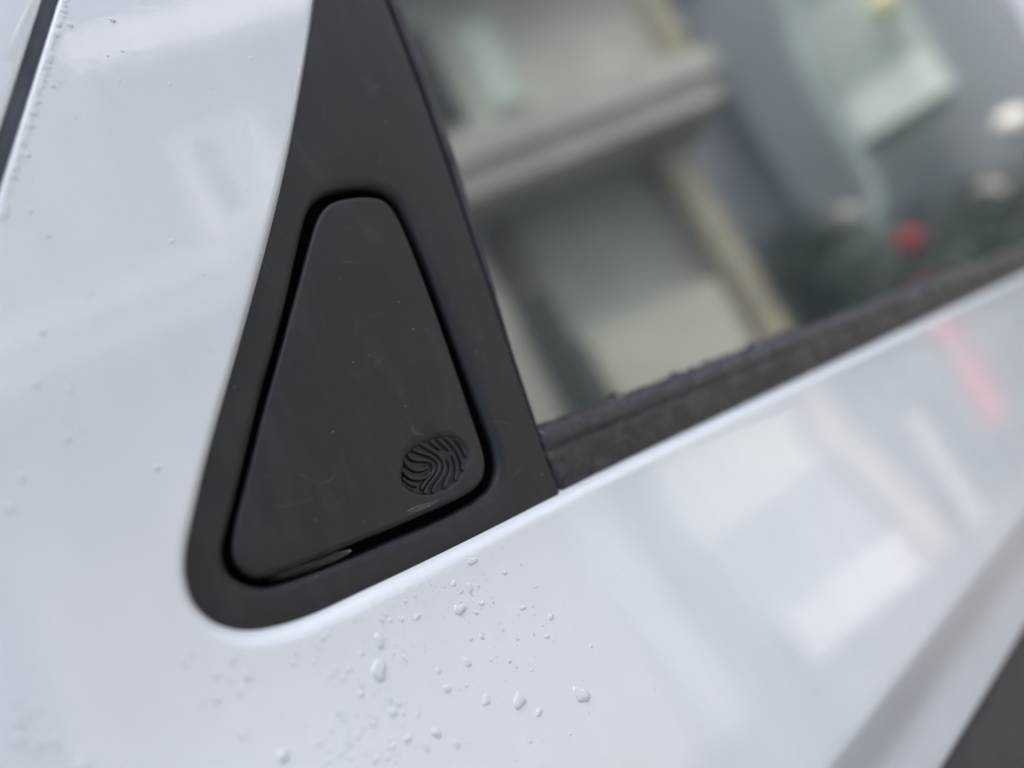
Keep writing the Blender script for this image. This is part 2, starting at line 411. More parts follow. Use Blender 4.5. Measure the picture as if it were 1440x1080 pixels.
# glass run channel: groove and round rubber bead beside the trim
RW = np.array([(-30, 0.9), (0, 1.6), (18.5, 2.7), (48.1, 5.0), (85.5, 8.1), (134.5, 9.5), (164, 10.2), (222, 11)])
rs = []; rb = []
for v in np.linspace(-30, 222, 260):
    a = tr_edge(v); w = 1.12*float(np.interp(v, RW[:, 0], RW[:, 1])); wob = 0.15*math.sin(v*0.45) + 0.1*math.sin(v*1.1) + (0.5 if rng.random() < 0.06 else 0)*rng.random()
    rs.append([P(a + ds, v, o) for ds, o in ((-2.0, -8.9), (-1.0, -6.0), (0.30*w, -5.0), (0.42*w, -5.5))])
    rb.append([P(a + ds, v, o + wob*0.35) for ds, o in ((0.26*w, -7.0), (0.27*w, -2.6), (0.30*w, -0.6), (0.36*w, 0.15), (0.46*w, 0.35), (0.60*w, 0.1), (0.74*w, -0.7), (0.88*w, -2.4), (0.98*w, -5.0), (1.02*w, -8.4))])
v_, f_ = loft(rs, closed=False); GRC = new_obj('glass_run_channel', v_, f_, M_DARK, CAR)
v_, f_ = loft(rb, closed=False); new_obj('rubber_bead', v_, f_, M_RUB, GRC)

# ------------------------------------------------------------------ black handle trim with recess
REC = [(-1.02, 57.47), (7.09, 68.64), (12.4, 72.99), (20.23, 75.6), (34.24, 76.2), (41.16, 74.89), (45.37, 71.07), (47.15, 64.94), (47.6, 53.52), (46.6, 33.83), (45.3, 11.19), (44.1, -7.69), (43.0, -20.87), (41.97, -29.41), (40.42, -34.73), (37.19, -39.18), (31.29, -42.4), (21.76, -44.0), (2.04, -44.6), (-14.86, -44.4), (-27.81, -44.4), (-48.04, -43.6), (-53.7, -42.72), (-58.4, -40.2), (-61.6, -36.39), (-62.22, -32.4), (-60.9, -28.2), (-55.7, -20.68), (-44.21, -4.2), (-35.2, 8.68), (-19.0, 30.6)]
FLAP = [(2.95, 57.08), (10.2, 65.94), (16.17, 70.1), (25.09, 71.9), (34.12, 71.72), (38.96, 70.26), (41.6, 66.2), (42.35, 56.72), (41.9, 40.31), (40.4, 17.77), (38.2, -6.21), (36.9, -19.12), (36.0, -27.73), (34.62, -32.98), (31.73, -36.94), (26.81, -39.5), (21.04, -40.4), (3.95, -40.95), (-13.71, -41.0), (-27.72, -40.8), (-48.5, -40.3), (-54.14, -39.9), (-57.2, -38.4), (-59.2, -35.5), (-59.6, -31.9), (-58.3, -28.01), (-47.33, -12.06), (-33.2, 8.06), (-28.9, 13.8), (-12.2, 36.3)]
NT = 720
rec = resample(smooth_poly(catmull(REC, 16, True), 14), NT)
li = [i for i in range(len(OPEN)) if OPEN[i][1] < 196 and OPEN[i][0] < 61.6 and i < len(OPEN)*0.85]
left = OPEN[li] + nn[li]*0.35
corner = np.array([(62.1, -54.2), (62.6, -53.2)])
right = np.array([(tr_edge(v), v) for v in np.linspace(-52, 216, 60)])
apex = np.array([(85.6, 219), (83.5, 217)])
outp = np.vstack([left, corner, right, apex])
CT = np.array([12.0, 5.0])
def by_angle(poly, ang):
    """ray from CT at each angle -> first hit on the closed polygon"""
    a = poly; b = np.roll(poly, -1, 0); res = []
    for th in ang:
        d = np.array([math.cos(th), math.sin(th)]); e = b - a; r_ = a - CT
        den = d[0]*e[:, 1] - d[1]*e[:, 0]
        den = np.where(abs(den) < 1e-12, 1e-12, den)
        t = (r_[:, 0]*e[:, 1] - r_[:, 1]*e[:, 0])/den; u = (r_[:, 0]*d[1] - r_[:, 1]*d[0])/den
        ok = (t > 0) & (u >= -1e-6) & (u <= 1+1e-6)
        res.append(CT + d*(t[ok].max() if ok.any() else 10))
    return np.array(res)
# angles: even steps plus the exact corner directions
ang = np.sort(np.concatenate([np.linspace(-math.pi, math.pi, NT, endpoint=False)] + [np.arctan2(c[:, 1]-CT[1], c[:, 0]-CT[0]) for c in (corner, apex)]))
recA = by_angle(rec, ang); outA = by_angle(outp, ang)
dirs = outA - recA; Lr = np.linalg.norm(dirs, axis=1, keepdims=True); dirs /= Lr
def dish(e): return -2.1*np.clip(1 - e/5.2, 0, 1)**2
rings = []
for e, o in ((3.2, -13.0), (1.6, -6.0), (0.3, -4.2), (0.0, -3.6), (0.12, -3.0), (0.45, -2.35)): rings.append([P(*(recA[i] + dirs[i]*e), o) for i in range(len(ang))])
for e in (0.9, 1.4, 2.0, 2.7, 3.4, 4.2, 5.0): rings.append([P(*(recA[i] + dirs[i]*min(e, Lr[i, 0]*0.6)), float(dish(e))) for i in range(len(ang))])
for fr in (0.15, 0.35, 0.6, 0.85, 1.0):
    rings.append([P(*(recA[i] + dirs[i]*(min(5.0, Lr[i, 0]*0.6) + (Lr[i, 0] - 1.0 - min(5.0, Lr[i, 0]*0.6))*fr)), 0.22*math.sin(math.pi*fr)) for i in range(len(ang))])
for e, o in ((0.6, -0.05), (0.3, -0.2), (0.1, -0.5), (0.0, -0.95), (0.0, -9.0)): rings.append([P(*(outA[i] - dirs[i]*e), o) for i in range(len(ang))])
v_, f_ = loft(rings); 
TRIM = new_obj('handle_trim', v_, f_, M_TRIM, CAR, label='matt black triangular trim panel around the hidden door handle')
# recess floor
fl = resample(rec, 200); c0 = fl.mean(0)
v_ = [P(*(c0 + (q - c0)*1.08), -12.5) for q in fl]; f_ = [tuple(range(200))]
new_obj('recess_floor', v_, f_, M_DARK, TRIM, smooth=False)

# ------------------------------------------------------------------ handle flap with embossed fingerprint
fo = resample(smooth_poly(catmull(FLAP, 16, True), 12), 480)
fn = normals2d(fo)
if ((fo - fo.mean(0))*fn).sum() < 0: fn = -fn
fo = fo + fn*0.55
bm = bmesh.new(); prev = None; first = None
for ins, o in ((3.5, -9.0), (0.8, -3.2), (0.0, -2.1), (0.02, -1.45), (0.12, -1.0), (0.32, -0.62), (0.62, -0.36), (1.05, -0.16), (1.7, -0.03)):
    ring = [bm.verts.new(P(*(fo[i] - fn[i]*ins), o)) for i in range(480)]
    if prev:
        for i in range(480):
            k = (i+1) % 480; bm.faces.new((prev[i], prev[k], ring[k], ring[i])).smooth = True
    prev = ring
OVAL = [(1.59, -24.81), (3.37, -21.78), (6.61, -20.16), (11.72, -18.63), (16.28, -18.2), (20.63, -18.6), (27.01, -20.4), (29.65, -23.3), (30.79, -26.61), (30.11, -29.4), (26.6, -32.6), (21.18, -35.7), (15.79, -37.1), (8.71, -37.1), (3.44, -35.3), (0.7, -32.92), (-0.98, -29.84), (-0.25, -27.02)]
ov = resample(smooth_poly(catmull(OVAL, 10, True), 8), 120); on = normals2d(ov)
if ((ov - ov.mean(0))*on).sum() < 0: on = -on
OC = ov.mean(0)
fang = np.sort(np.arctan2(ov[:, 1] - OC[1], ov[:, 0] - OC[0]))
fang = np.sort(np.concatenate([fang, np.linspace(-math.pi, math.pi, 240, endpoint=False) + 0.001]))
NO = len(fang)
def hit(poly, c0, ang):
    a = poly; e = np.roll(poly, -1, 0) - a; out = []
    for th in ang:
        d = np.array([math.cos(th), math.sin(th)]); r_ = a - c0; den = d[0]*e[:, 1] - d[1]*e[:, 0]; den = np.where(abs(den) < 1e-12, 1e-12, den)
        t = (r_[:, 0]*e[:, 1] - r_[:, 1]*e[:, 0])/den; u = (r_[:, 0]*d[1] - r_[:, 1]*d[0])/den
        ok = (t > 0) & (u >= -1e-6) & (u <= 1 + 1e-6); out.append(c0 + d*t[ok].max())
    return np.array(out)
fin = hit(fo - fn*1.7, OC, fang); ova = hit(ov, OC, fang)
ond = ova - OC; ond /= np.linalg.norm(ond, axis=1, keepdims=True)
def face_o(p): return -0.03 + 0.28*max(0.0, 1 - ((p[0] - 2)/60.0)**2 - ((p[1] - 8)/75.0)**2)*min(1, dist_poly(p, FOC)/14.0)
FOC = np.vstack([fo, fo[:1]])[::3]
cur = None
for fr in (0.0, 0.1, 0.25, 0.45, 0.65, 0.82, 0.94, 1.0):
    pts = fin + (ova + ond*0.8 - fin)*fr
    rg = [bm.verts.new(P(*p, face_o(p))) for p in pts]
    if cur:
        for i in range(NO): bm.faces.new((cur[i], cur[(i+1) % NO], rg[(i+1) % NO], rg[i])).smooth = True
    cur = rg
FD = -1.15
for off, o in ((0.5, 0.01), (0.1, -0.08), (-0.4, -0.3), (-0.9, FD*0.72), (-1.4, FD*0.93), (-2.0, FD)):
    rg = [bm.verts.new(P(*(ova[i] + ond[i]*off), o)) for i in range(NO)]
    for i in range(NO):
        k = (i+1) % NO; bm.faces.new((cur[i], cur[k], rg[k], rg[i])).smooth = True
    cur = rg
bm.faces.new(cur)
bmesh.ops.recalc_face_normals(bm, faces=bm.faces[:])
me = bpy.data.meshes.new('handle_flap'); bm.to_mesh(me); bm.free()
if sum(p.normal.dot(EN)*p.area for p in me.polygons) < 0: me.flip_normals()
FL = link_me('handle_flap', me, M_FLAP, CAR, None, label='black door handle flap with an embossed fingerprint symbol')
RIDGES = [[(3.69, -21.75), (3.79, -23.69), (4.41, -25.54), (5.69, -26.96), (7.49, -27.69), (9.58, -27.89), (11.64, -27.56)], [(1.66, -24.96), (1.82, -26.78), (2.8, -28.48), (4.34, -29.67), (6.16, -30.35), (8.26, -30.5), (10.23, -30.03), (11.5, -29.39)], [(6.03, -21.02), (6.16, -22.61), (7.42, -23.8), (9.36, -24.59), (11.49, -25.36), (13.19, -26.39), (13.84, -27.76), (13.25, -29.15), (11.46, -30.41), (9.03, -31.46), (6.9, -32.58), (5.45, -33.9)], [(7.99, -20.17), (9.63, -21.55), (12.03, -23.04), (14.34, -24.76), (15.72, -26.49), (16.02, -28.29), (14.92, -29.92), (12.49, -31.51), (9.93, -32.78), (7.41, -34.02), (5.86, -35.55)], [(11.77, -19.17), (13.91, -21.22), (16.23, -23.61), (17.72, -25.76), (18.36, -27.81), (17.86, -29.77), (15.89, -31.79), (13.18, -33.29), (10.61, -34.54), (8.92, -36.3)], [(16.14, -19.35), (17.47, -21.18), (19.2, -23.54)], [(19.51, -19.76), (21.2, -22.24), (22.62, -24.93)], [(23.02, -20.34), (24.52, -22.92), (25.46, -25.62), (25.69, -28.39), (25.33, -30.97), (24.22, -33.05)], [(26.7, -21.36), (27.78, -23.84), (28.3, -26.71), (28.21, -29.13)], [(20.25, -26.91), (20.49, -28.98), (20.02, -30.69), (18.43, -32.58), (16.1, -34.22), (13.98, -36.4)], [(23.17, -26.43), (23.15, -28.71), (22.63, -30.96), (21.35, -33.23), (19.55, -35.18)], [(0.34, -27.96), (1.26, -29.76), (2.65, -31.22), (4.63, -32.16)], [(-0.56, -29.31), (0.3, -31.09), (1.88, -32.79)]]
for rg in RIDGES:
    c = catmull(rg, 8); n2 = normals2d(c, False); Ls = np.concatenate([[0], np.cumsum(np.linalg.norm(np.diff(c, axis=0), axis=1))])
    rows = []
    for i in range(len(c)):
        e = min(Ls[i], Ls[-1]-Ls[i]); k = math.sqrt(max(0.02, 1 - max(0, 1 - e/0.55)**2)); w = 0.66*k; h = (-0.02 - FD)*k
        row = []
        for a in (-1.0, -0.92, -0.72, -0.4, 0, 0.4, 0.72, 0.92, 1.0):
            row.append(P(*(c[i] + n2[i]*a*w), FD - 0.05 + (h + 0.05)*math.sqrt(max(0, 1 - abs(a)**2.6))))
        rows.append(row)
    v_, f_ = loft(rows, closed=False); new_obj('fingerprint_ridge', v_, f_, M_FLAP, FL)

# roof and far side so that the car stands as a closed body
rs = []
for k, (y, z) in enumerate(((0.040, 1.583), (0.075, 1.612), (0.16, 1.635), (0.5, 1.66), (0.9, 1.668), (1.3, 1.66), (1.64, 1.635), (1.73, 1.60), (1.80, 1.15), (1.84, 0.95), (1.82, 0.35))):
    rs.append([Vector((x, y, z - 0.03*((x-0.3)/1.2)**2)) for x in np.linspace(-0.9, 1.5, 9)])
v_, f_ = loft(rs, closed=False); new_obj('roof', v_, f_, M_PAINT, CAR)
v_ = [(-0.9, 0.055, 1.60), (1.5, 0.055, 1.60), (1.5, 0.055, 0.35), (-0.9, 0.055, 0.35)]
new_obj('light_leak_backing', [(x, y + (0.045 if z > 1 else 0.03), z) for x, y, z in v_], [(0, 1, 2, 3)], M_DARK, CAR, smooth=False)  # unseen dark backing, added to block light leaking in behind the door
DROPS = [(-31.86, -69.41, 2.04, 2.03), (-35.82, -76.41, 3.17, 2.75), (-2.43, -72.66, 2.26, 2.17), (4.43, -68.43, 1.36, 1.74), (-0.34, -64.89, 1.13, 1.01), (9.86, -61.3, 2.04, 1.59), (5.96, -74.26, 1.13, 1.01), (-17.17, -68.6, 1.36, 1.01), (-22.33, -67.11, 0.91, 0.87), (-43.79, -79.57, 1.27, 0.93), (-36.87, -84.27, 1.0, 1.45), (-34.99, -86.46, 0.91, 1.45), (-37.59, -88.05, 1.59, 1.3), (1.92, -104.5, 2.72, 2.61), (-8.68, -99.16, 2.04, 1.3), (24.29, -114.14, 2.72, 3.48), (6.45, -110.66, 1.59, 1.3), (-18.94, -90.35, 1.36, 1.59), (-8.64, -87.15, 1.36, 1.74), (-12.53, -92.62, 0.82, 0.64), (19.81, -81.77, 1.27, 1.01), (28.49, -88.84, 1.36, 1.16), (23.13, -93.37, 1.27, 0.87), (19.64, -69.26, 1.13, 0.93), (0.25, -82.81, 1.0, 1.16), (-3.77, -81.77, 1.13, 0.72), (-43.86, -72.23, 1.36, 0.81), (-46.75, -61.76, 1.0, 0.93), (-49.28, -63.2, 0.63, 1.16), (-46.8, -73.74, 0.91, 0.7), (-42.26, -76.22, 0.63, 0.75), (-51.9, -66.31, 0.72, 0.58), (-49.54, -88.42, 0.82, 1.04), (-52.64, -88.34, 0.82, 0.64), (-47.46, -95.76, 0.91, 0.99), (-44.39, -97.19, 1.18, 0.7), (-36.96, -95.94, 1.63, 1.16), (-33.11, -99.73, 0.91, 2.03), (-59.52, -85.16, 1.18, 0.75), (-57.86, -87.53, 0.82, 0.58), (-55.86, -89.85, 0.91, 0.64), (-28.27, -64.52, 1.18, 0.7), (-28.42, -98.75, 1.59, 1.74), (-24.24, -104.51, 0.91, 1.74), (2.44, -75.93, 0.91, 0.81), (0.96, -68.19, 0.91, 0.7), (7.79, -69.0, 0.82, 0.7), (8.47, -84.13, 0.72, 1.16), (6.62, -95.93, 0.72, 0.52), (11.24, -99.32, 0.82, 0.52), (-0.68, -90.14, 0.72, 0.52), (-1.28, -115.76, 0.82, 0.87), (13.34, -121.26, 0.72, 0.58), (-43.03, -95.18, 0.63, 0.7), (-44.2, -87.9, 0.82, 0.87), (-51.25, -82.69, 1.0, 0.64), (-43.84, -85.38, 0.63, 0.64), (-32.52, -87.15, 0.63, 0.52), (-34.56, -89.6, 0.91, 0.52), (-29.4, -74.48, 0.63, 0.58), (-26.78, -77.14, 0.91, 1.16), (-20.14, -77.31, 0.63, 1.45), (-18.91, -84.87, 1.09, 1.16), (37.88, -103.61, 1.09, 0.7), (28.99, -78.07, 0.91, 0.7), (27.7, -69.22, 0.91, 0.64)]
DROPS2 = [(-117.99, -48.27, 1.14, 1.31), (-119.1, -52.03, 1.07, 1.22), (-117.56, -44.48, 0.86, 0.98), (-115.17, -47.41, 0.86, 0.98), (-116.15, -54.57, 1.0, 1.14), (-113.38, -55.62, 0.93, 1.06), (-110.04, -62.84, 1.43, 1.63), (-76.74, -57.77, 0.79, 0.9), (-78.9, -63.49, 0.86, 0.98), (-81.55, -62.34, 0.71, 0.82), (-73.92, -60.38, 0.57, 0.65), (-72.7, -64.41, 0.71, 0.82), (-69.51, -82.89, 1.57, 1.8), (-76.32, -73.68, 0.86, 0.98), (-85.32, -48.8, 0.64, 0.73), (-80.15, -50.77, 0.71, 0.82), (-82.76, -52.13, 0.71, 0.82), (-71.73, -56.39, 0.86, 0.98), (-55.15, -62.18, 0.64, 0.73), (-92.37, 25.37, 0.86, 0.98), (-85.63, 22.24, 0.86, 0.98), (-89.92, 10.19, 0.86, 0.98), (-85.36, 11.85, 0.71, 0.82), (-89.0, 15.4, 0.64, 0.73), (-84.81, 26.47, 0.71, 0.82), (-71.94, -3.23, 0.93, 1.06), (-72.45, 47.44, 0.57, 0.65), (-102.23, 3.27, 1.0, 1.14), (-106.51, -2.8, 1.0, 1.14), (-86.76, 38.83, 0.93, 1.06), (-49.8, 134.45, 0.93, 1.06), (-36.26, 137.72, 1.0, 1.14), (-61.28, 112.63, 0.86, 0.98), (-37.26, 126.12, 0.57, 0.65), (-42.37, 124.0, 0.57, 0.65), (-58.36, 102.21, 0.57, 0.65), (-79.16, 73.3, 0.71, 0.82), (-76.96, 65.67, 0.71, 0.82), (-45.38, 60.42, 0.71, 0.82), (7.11, 127.15, 0.57, 0.65), (-74.71, 90.06, 0.71, 0.82)]
# ------------------------------------------------------------------ water on the paint
def drop_mesh(a, b, h, irr, sag, rnd, na=14, nr=4):
    """a dome of water, half-width a, half-length b (mm), height h, fuller towards its lower end"""
    ph = [rnd.uniform(0, 6.28) for _ in range(3)]; am = [irr*rnd.uniform(0.4, 1)/(k+1) for k in range(3)]
    vs = []; fs = []
    def rad(th): return 1 + sum(am[k]*math.cos((k+2)*th + ph[k]) for k in range(3))
    rr = [1.0, 1.0] + [math.cos(0.5*math.pi*(k/nr)**0.9) for k in range(1, nr)]
    hh = [-0.35, 0.0] + [math.sin(0.5*math.pi*(k/nr)**0.9) for k in range(1, nr)]
    for r_, z_ in zip(rr, hh):
        for k in range(na):
            th = 2*math.pi*k/na; x = a*r_*rad(th)*math.cos(th); y = b*r_*rad(th)*math.sin(th)
            x *= 1 - sag*0.45*(y/b)
            vs.append((x*0.001, y*0.001, (z_*h*(1 - 0.35*sag*(y/b)) if z_ > 0 else z_*0.5)*0.001))
    top = len(vs); vs.append((0, -0.15*sag*b*0.001, h*0.001)); bot = len(vs); vs.append((0, 0, -0.175*0.001))
    R_ = len(rr)
    for j in range(R_-1):
        for k in range(na):
            q = (k+1) % na; fs.append((j*na+k, j*na+q, (j+1)*na+q, (j+1)*na+k))
    for k in range(na):
        q = (k+1) % na; fs.append(((R_-1)*na+k, (R_-1)*na+q, top)); fs.append((q, k, bot))
    return vs, fs
def place(s, v, a, b, irr=0.12, sag=0.3, hfac=0.5, rot=0.0, small=False):
    p, tu, tv, n = paint_frame(s, v)
    vs, fs = drop_mesh(a, b, hfac*min(a, b), irr, sag, random, *((10, 3) if small else (16, 5)))
    c_, s_ = math.cos(rot), math.sin(rot)
    M = Matrix((tu*c_ + tv*s_, tv*c_ - tu*s_, n)).transposed().to_4x4(); M.translation = p
    return vs, fs, M
def drop(s, v, a, b, label, group, **kw):
    vs, fs, M = place(s, v, a, b, **kw)
    o = new_obj('water_drop', vs, fs, M_WATER, label=label, category='water drop', group=group)
    o.matrix_world = M; return o
NAMED = {1: 'largest flat water drop, on white paint straight below the black trim corner slit',
         0: 'irregular water drop with a short tail just above the largest drop',
         13: 'bright comma shaped water drop low on the white door',
         15: 'long teardrop of water running down the white door, rightmost of the big drops',
         2: 'slanted oval water drop on the white door below the fingerprint corner'}
def zone(s, v):
    if v > -68: return 'water bead close under the edge of the black trim'
    if s > 15: return 'water bead at the right of the spray, out by the long teardrop'
    if s > -14: return 'water bead in the loose cluster around the slanted oval drop'
    if v < -92: return 'water bead low on the door under the largest drop'
    if s < -44: return 'water bead just left of the largest drop'
    return 'water bead between the largest drop and the comma shaped drop'
G1 = 'water drops on the white door below the black trim'
for k, (s, v, a, b) in enumerate(DROPS):
    big = a > 1.9
    drop(s, v, a*0.86, b*0.92, NAMED.get(k) or zone(s, v), G1,
         irr=0.34 if big else 0.24, sag=0.55 if b > 1.3*a or k in (13, 15) else 0.2, hfac=0.27 if big else 0.32, rot=random.uniform(-0.25, 0.25))
G2 = 'water drops on the white door left of the black trim'
for s, v, a, b in DROPS2:
    if v > 60 and s < -44 and abs(((np.array([s, v]) - GA)*gn).sum()) < 4: continue
    drop(s, v, a*0.95, b*0.95, 'blurred water bead on the white door left of the black trim', G2, irr=0.14, sag=0.2, hfac=0.42)
# beads hanging along the door edge at the gap
G3 = 'water beads along the door edge at the panel gap'
q = 0.0
while q < 95:
    r_ = random.choice([0.35, 0.5, 0.65, 0.9, 1.15]) * random.uniform(0.8, 1.1)
    c = GA + gd*(-14 + q) + gn*(-2.6 - random.uniform(0.5, 1.3))
    drop(c[0], c[1], r_, r_*random.uniform(1.0, 1.5), 'tiny water bead strung along the white door edge beside the panel gap', G3, irr=0.08, sag=0.1, hfac=0.22, rot=-0.45, small=True)
    q += r_*random.uniform(1.4, 2.6)
# countable small beads, then the finest spray as one mass
G4 = G1
CL = [(-48, -72, 9, 9), (-52, -88, 9, 8), (-40, -90, 10, 9), (-33, -68, 12, 6), (-45, -97, 12, 6), (0, -74, 12, 9), (-22, -64, 15, 4), (10, -92, 16, 12), (-70, -60, 9, 6)]
for k in range(90):
    cx, cy, sx, sy = CL[k % len(CL)]; s = random.gauss(cx, sx*0.6); v = random.gauss(cy, sy*0.6)
    if v > -59.5: continue
    r_ = 0.22 + 0.5*random.random()**2
    drop(s, v, r_, r_*random.choice([1.0, 1.1, 1.3, 2.0]), 'very small water speck in the spray below the black trim', G4, irr=0.12, sag=0.2, hfac=0.36, rot=random.uniform(-0.4, 0.4), small=True)
V = []; F = []
for k in range(900):
    cx, cy, sx, sy = CL[random.choice([0, 0, 1, 1, 2, 3, 4, 5, 6, 6, 7, 8])]; s = random.gauss(cx, sx*1.7); v = random.gauss(cy, sy*1.6)
    if v > -58.5 or v < -150 or dist_poly(np.array([s, v]), OPEN_S) < 3: continue
    r_ = 0.08 + 0.16*random.random()**1.5
    vs, fs, M = place(s, v, r_, r_*random.choice([1, 1.2, 2.2]), small=True, hfac=0.6, rot=random.uniform(-0.5, 0.5))
    b0 = len(V); V += [M @ Vector(p) for p in vs]; F += [tuple(b0 + i for i in f) for f in fs]
for k in range(620):
    s = random.uniform(-125, 60); v = random.uniform(-150, 120)
    if dist_poly(np.array([s, v]), OPEN_S) < 4 or s > -75 + max(0, v + 25)*0.72 and v > -60: continue
    if abs(((np.array([s, v]) - GA)*gn).sum()) < 7: continue
    r_ = 0.10 + 0.34*random.random()**2.2
    vs, fs, M = place(s, v, r_, r_*random.choice([1, 1.3, 2.0]), small=True, hfac=0.34, rot=random.uniform(-0.4, 0.4))
    b0 = len(V); V += [M @ Vector(p) for p in vs]; F += [tuple(b0 + i for i in f) for f in fs]
new_obj('water_spray', V, F, M_WATER, kind='stuff', label='finest spray of water specks on the white door', category='water spray')
# water caught under the lower edge of the flap, and a wet smear by the fingerprint
def bead_line(name, pts, w, h, o0, label):
    c = catmull(pts, 8); n2 = normals2d(c, False); Ls = np.linspace(0, 1, len(c)); rows = []
    for i in range(len(c)):
        k = math.sqrt(max(0.03, 1 - abs(2*Ls[i]-1)**3)); rows.append([P(*(c[i] + n2[i]*w*k*math.cos(a)), o0 + h*k*math.sin(a)) for a in np.linspace(0, 2*math.pi, 12, endpoint=False)])
    v_, f_ = loft(rows, closed=True); f_.append(tuple(range(12))[::-1]); f_.append(tuple(range(len(v_)-12, len(v_))))
    return new_obj(name, v_, f_, M_CLEAR, label=label, category='water')
bead_line('water_streak', [(-52.5, -41.2), (-44.04, -42.0), (-34, -42.6), (-25.5, -42.8)], 1.3, 1.4, -2.0, 'thin streak of water caught in the slit under the handle flap')
vs = []; c = catmull([(-3.5, -38.6), (1.0, -38.1), (6.0, -38.6), (9.5, -38.9), (6.5, -39.6), (1.0, -39.7)], 6, True); cc = c.mean(0)
rows = [[P(*(cc + (q - cc)*r_), 0.04 + o) for q in c] for r_, o in ((1.0, -0.05), (1.0, 0.01), (0.93, 0.04), (0.75, 0.055), (0.4, 0.06), (0.05, 0.06))]
v_, f_ = loft(rows); new_obj('water_smear', v_, f_, M_CLEAR, label='flat wet smear on the black flap just below the fingerprint symbol', category='water')
# ------------------------------------------------------------------ the far side of the street, seen mirrored in the window
FE = Vector((0.848, 0.530, 0)); FE.normalize(); FG = Vector((FE.y, -FE.x, 0)); FP = Vector((8.03, -3.98, 0))
def fbox(name, u0, u1, z0, z1, d0, d1, mat, parent, org=FP, e=FE, g=FG):
    vs = [org + e*u + g*d + Vector((0, 0, z)) for z in (z0, z1) for d in (d0, d1) for u in (u0, u1)]
    fs = [(0, 1, 5, 4), (1, 3, 7, 5), (3, 2, 6, 7), (2, 0, 4, 6), (4, 5, 7, 6), (0, 2, 3, 1)]
    return new_obj(name, vs, fs, mat, parent, smooth=False)
cream = simple('cream_render', (0.56, 0.58, 0.53), 0.85, 0.12, 1.5); pale = simple('pale_concrete', (0.55, 0.56, 0.53), 0.85, 0.15, 2.0)
tan = simple('tan_stone', (0.45, 0.41, 0.32), 0.8, 0.2, 3.0); shut = simple('grey_shutter', (0.36, 0.40, 0.39), 0.6, 0.1, 3.0)
whitew = simple('white_wall', (0.52, 0.55, 0.50), 0.85, 0.08, 1.5); darkp = simple('dark_paint', (0.05, 0.06, 0.06), 0.5)
greyb = simple('blue_grey_cladding', (0.30, 0.33, 0.37), 0.7, 0.12, 0.3); lightb = simple('light_grey_render', (0.30, 0.34, 0.37), 0.8, 0.1, 0.3)
mint = simple('pale_mint_panel', (0.66, 0.78, 0.72), 0.7, 0.08, 2.0); glassd = simple('house_window_pane', (0.02, 0.025, 0.03), 0.05)
leafm = simple('dark_foliage', (0.09, 0.115, 0.11), 0.6, 0.5, 2.0); redm = simple('red_paint', (0.30, 0.025, 0.035), 0.5); yel = simple('pale_yellow', (0.85, 0.80, 0.40), 0.5)
glob = simple('white_gloss', (0.85, 0.86, 0.80), 0.3)

H = empty('house', tuple(FP), label='cream house with a pale balcony slab and tan corner pillar mirrored in the window', category='house')
fbox('wall', -2.44, 0.52, 5.02, 7.7, 0, 5, cream, H)
fbox('wing_wall', -8.0, -2.45, 5.02, 7.7, 0.02, 5, simple('dark_tan_render', (0.27, 0.25, 0.22), 0.85, 0.1, 1.0), H)
fbox('balcony_slab', -8.2, 0.62, 4.42, 5.0, -0.45, 5.0, pale, H)
fbox('slab_edge', -8.25, 0.70, 4.72, 5.03, -0.52, -0.452, pale, H)
fbox('garage_dado', -1.95, -0.30, 0.0, 1.70, 0.03, 0.3, simple('grey_dado', (0.33, 0.35, 0.36), 0.8, 0.1, 1.5), H)
fbox('garage_wall', -1.95, -0.30, 1.71, 2.72, 0.02, 0.3, simple('bright_white_wall', (0.64, 0.66, 0.58), 0.85, 0.08, 1.5), H)
S_ = fbox('garage_shutter', -1.95, -0.30, 2.74, 4.40, 0.40, 0.5, simple('pale_shutter', (0.56, 0.59, 0.56), 0.6, 0.1, 3.0), H)
for k in range(8): fbox('slat', -1.94, -0.31, 2.80 + k*0.2, 2.96 + k*0.2, 0.37, 0.399, S_.data.materials[0], S_)
fbox('side_wall', 0.09, 0.45, 0, 4.40, 1.2, 5, cream, H)
fbox('corner_pillar', -0.2, 0.08, 0, 4.41, -0.12, 0.3, tan, H)
fbox('door_post', -2.2, -1.9, 0, 4.41, 0.5, 1.1, tan, H)
fbox('gate_post', -2.50, -2.24, 0, 3.25, -0.5, -0.2, darkp, H)
fbox('pillar', -3.0, -2.52, 0, 4.41, -0.05, 0.5, cream, H)
fbox('plinth', -1.9, -0.45, 0.0, 0.62, -0.3, 0.0, simple('white_plinth', (0.80, 0.82, 0.80), 0.7), H)
fbox('front_wall', -8.0, -3.02, 0, 4.41, 0.3, 1.1, simple('tan_render', (0.50, 0.455, 0.39), 0.85, 0.1, 1.0), H)
W_ = fbox('window', -3.1, -1.95, 5.45, 6.7, -0.05, -0.003, darkp, H); fbox('pane', -3.03, -2.02, 5.52, 6.63, -0.07, -0.052, glassd, W_)
fbox('curtain_panel', -1.65, -1.25, 5.45, 6.5, -0.08, -0.003, mint, H)
fbox('corner_downpipe', 0.54, 0.84, 4.85, 7.6, -0.1, 0.2, tan, H)
W2 = fbox('window', -4.95, -3.9, 5.35, 6.65, -0.05, -0.003, glob, H); fbox('pane', -4.75, -4.45, 5.5, 6.5, -0.07, -0.052, glassd, W2); fbox('pane', -4.4, -4.1, 5.5, 6.5, -0.07, -0.052, whitew, W2)
fbox('roof_fascia', -5.5, 0.85, 7.40, 7.98, -0.65, -0.4, simple('white_fascia', (0.82, 0.83, 0.82), 0.6), H)
fbox('roof', -5.4, 0.8, 7.71, 7.95, -0.39, 5.4, shut, H)

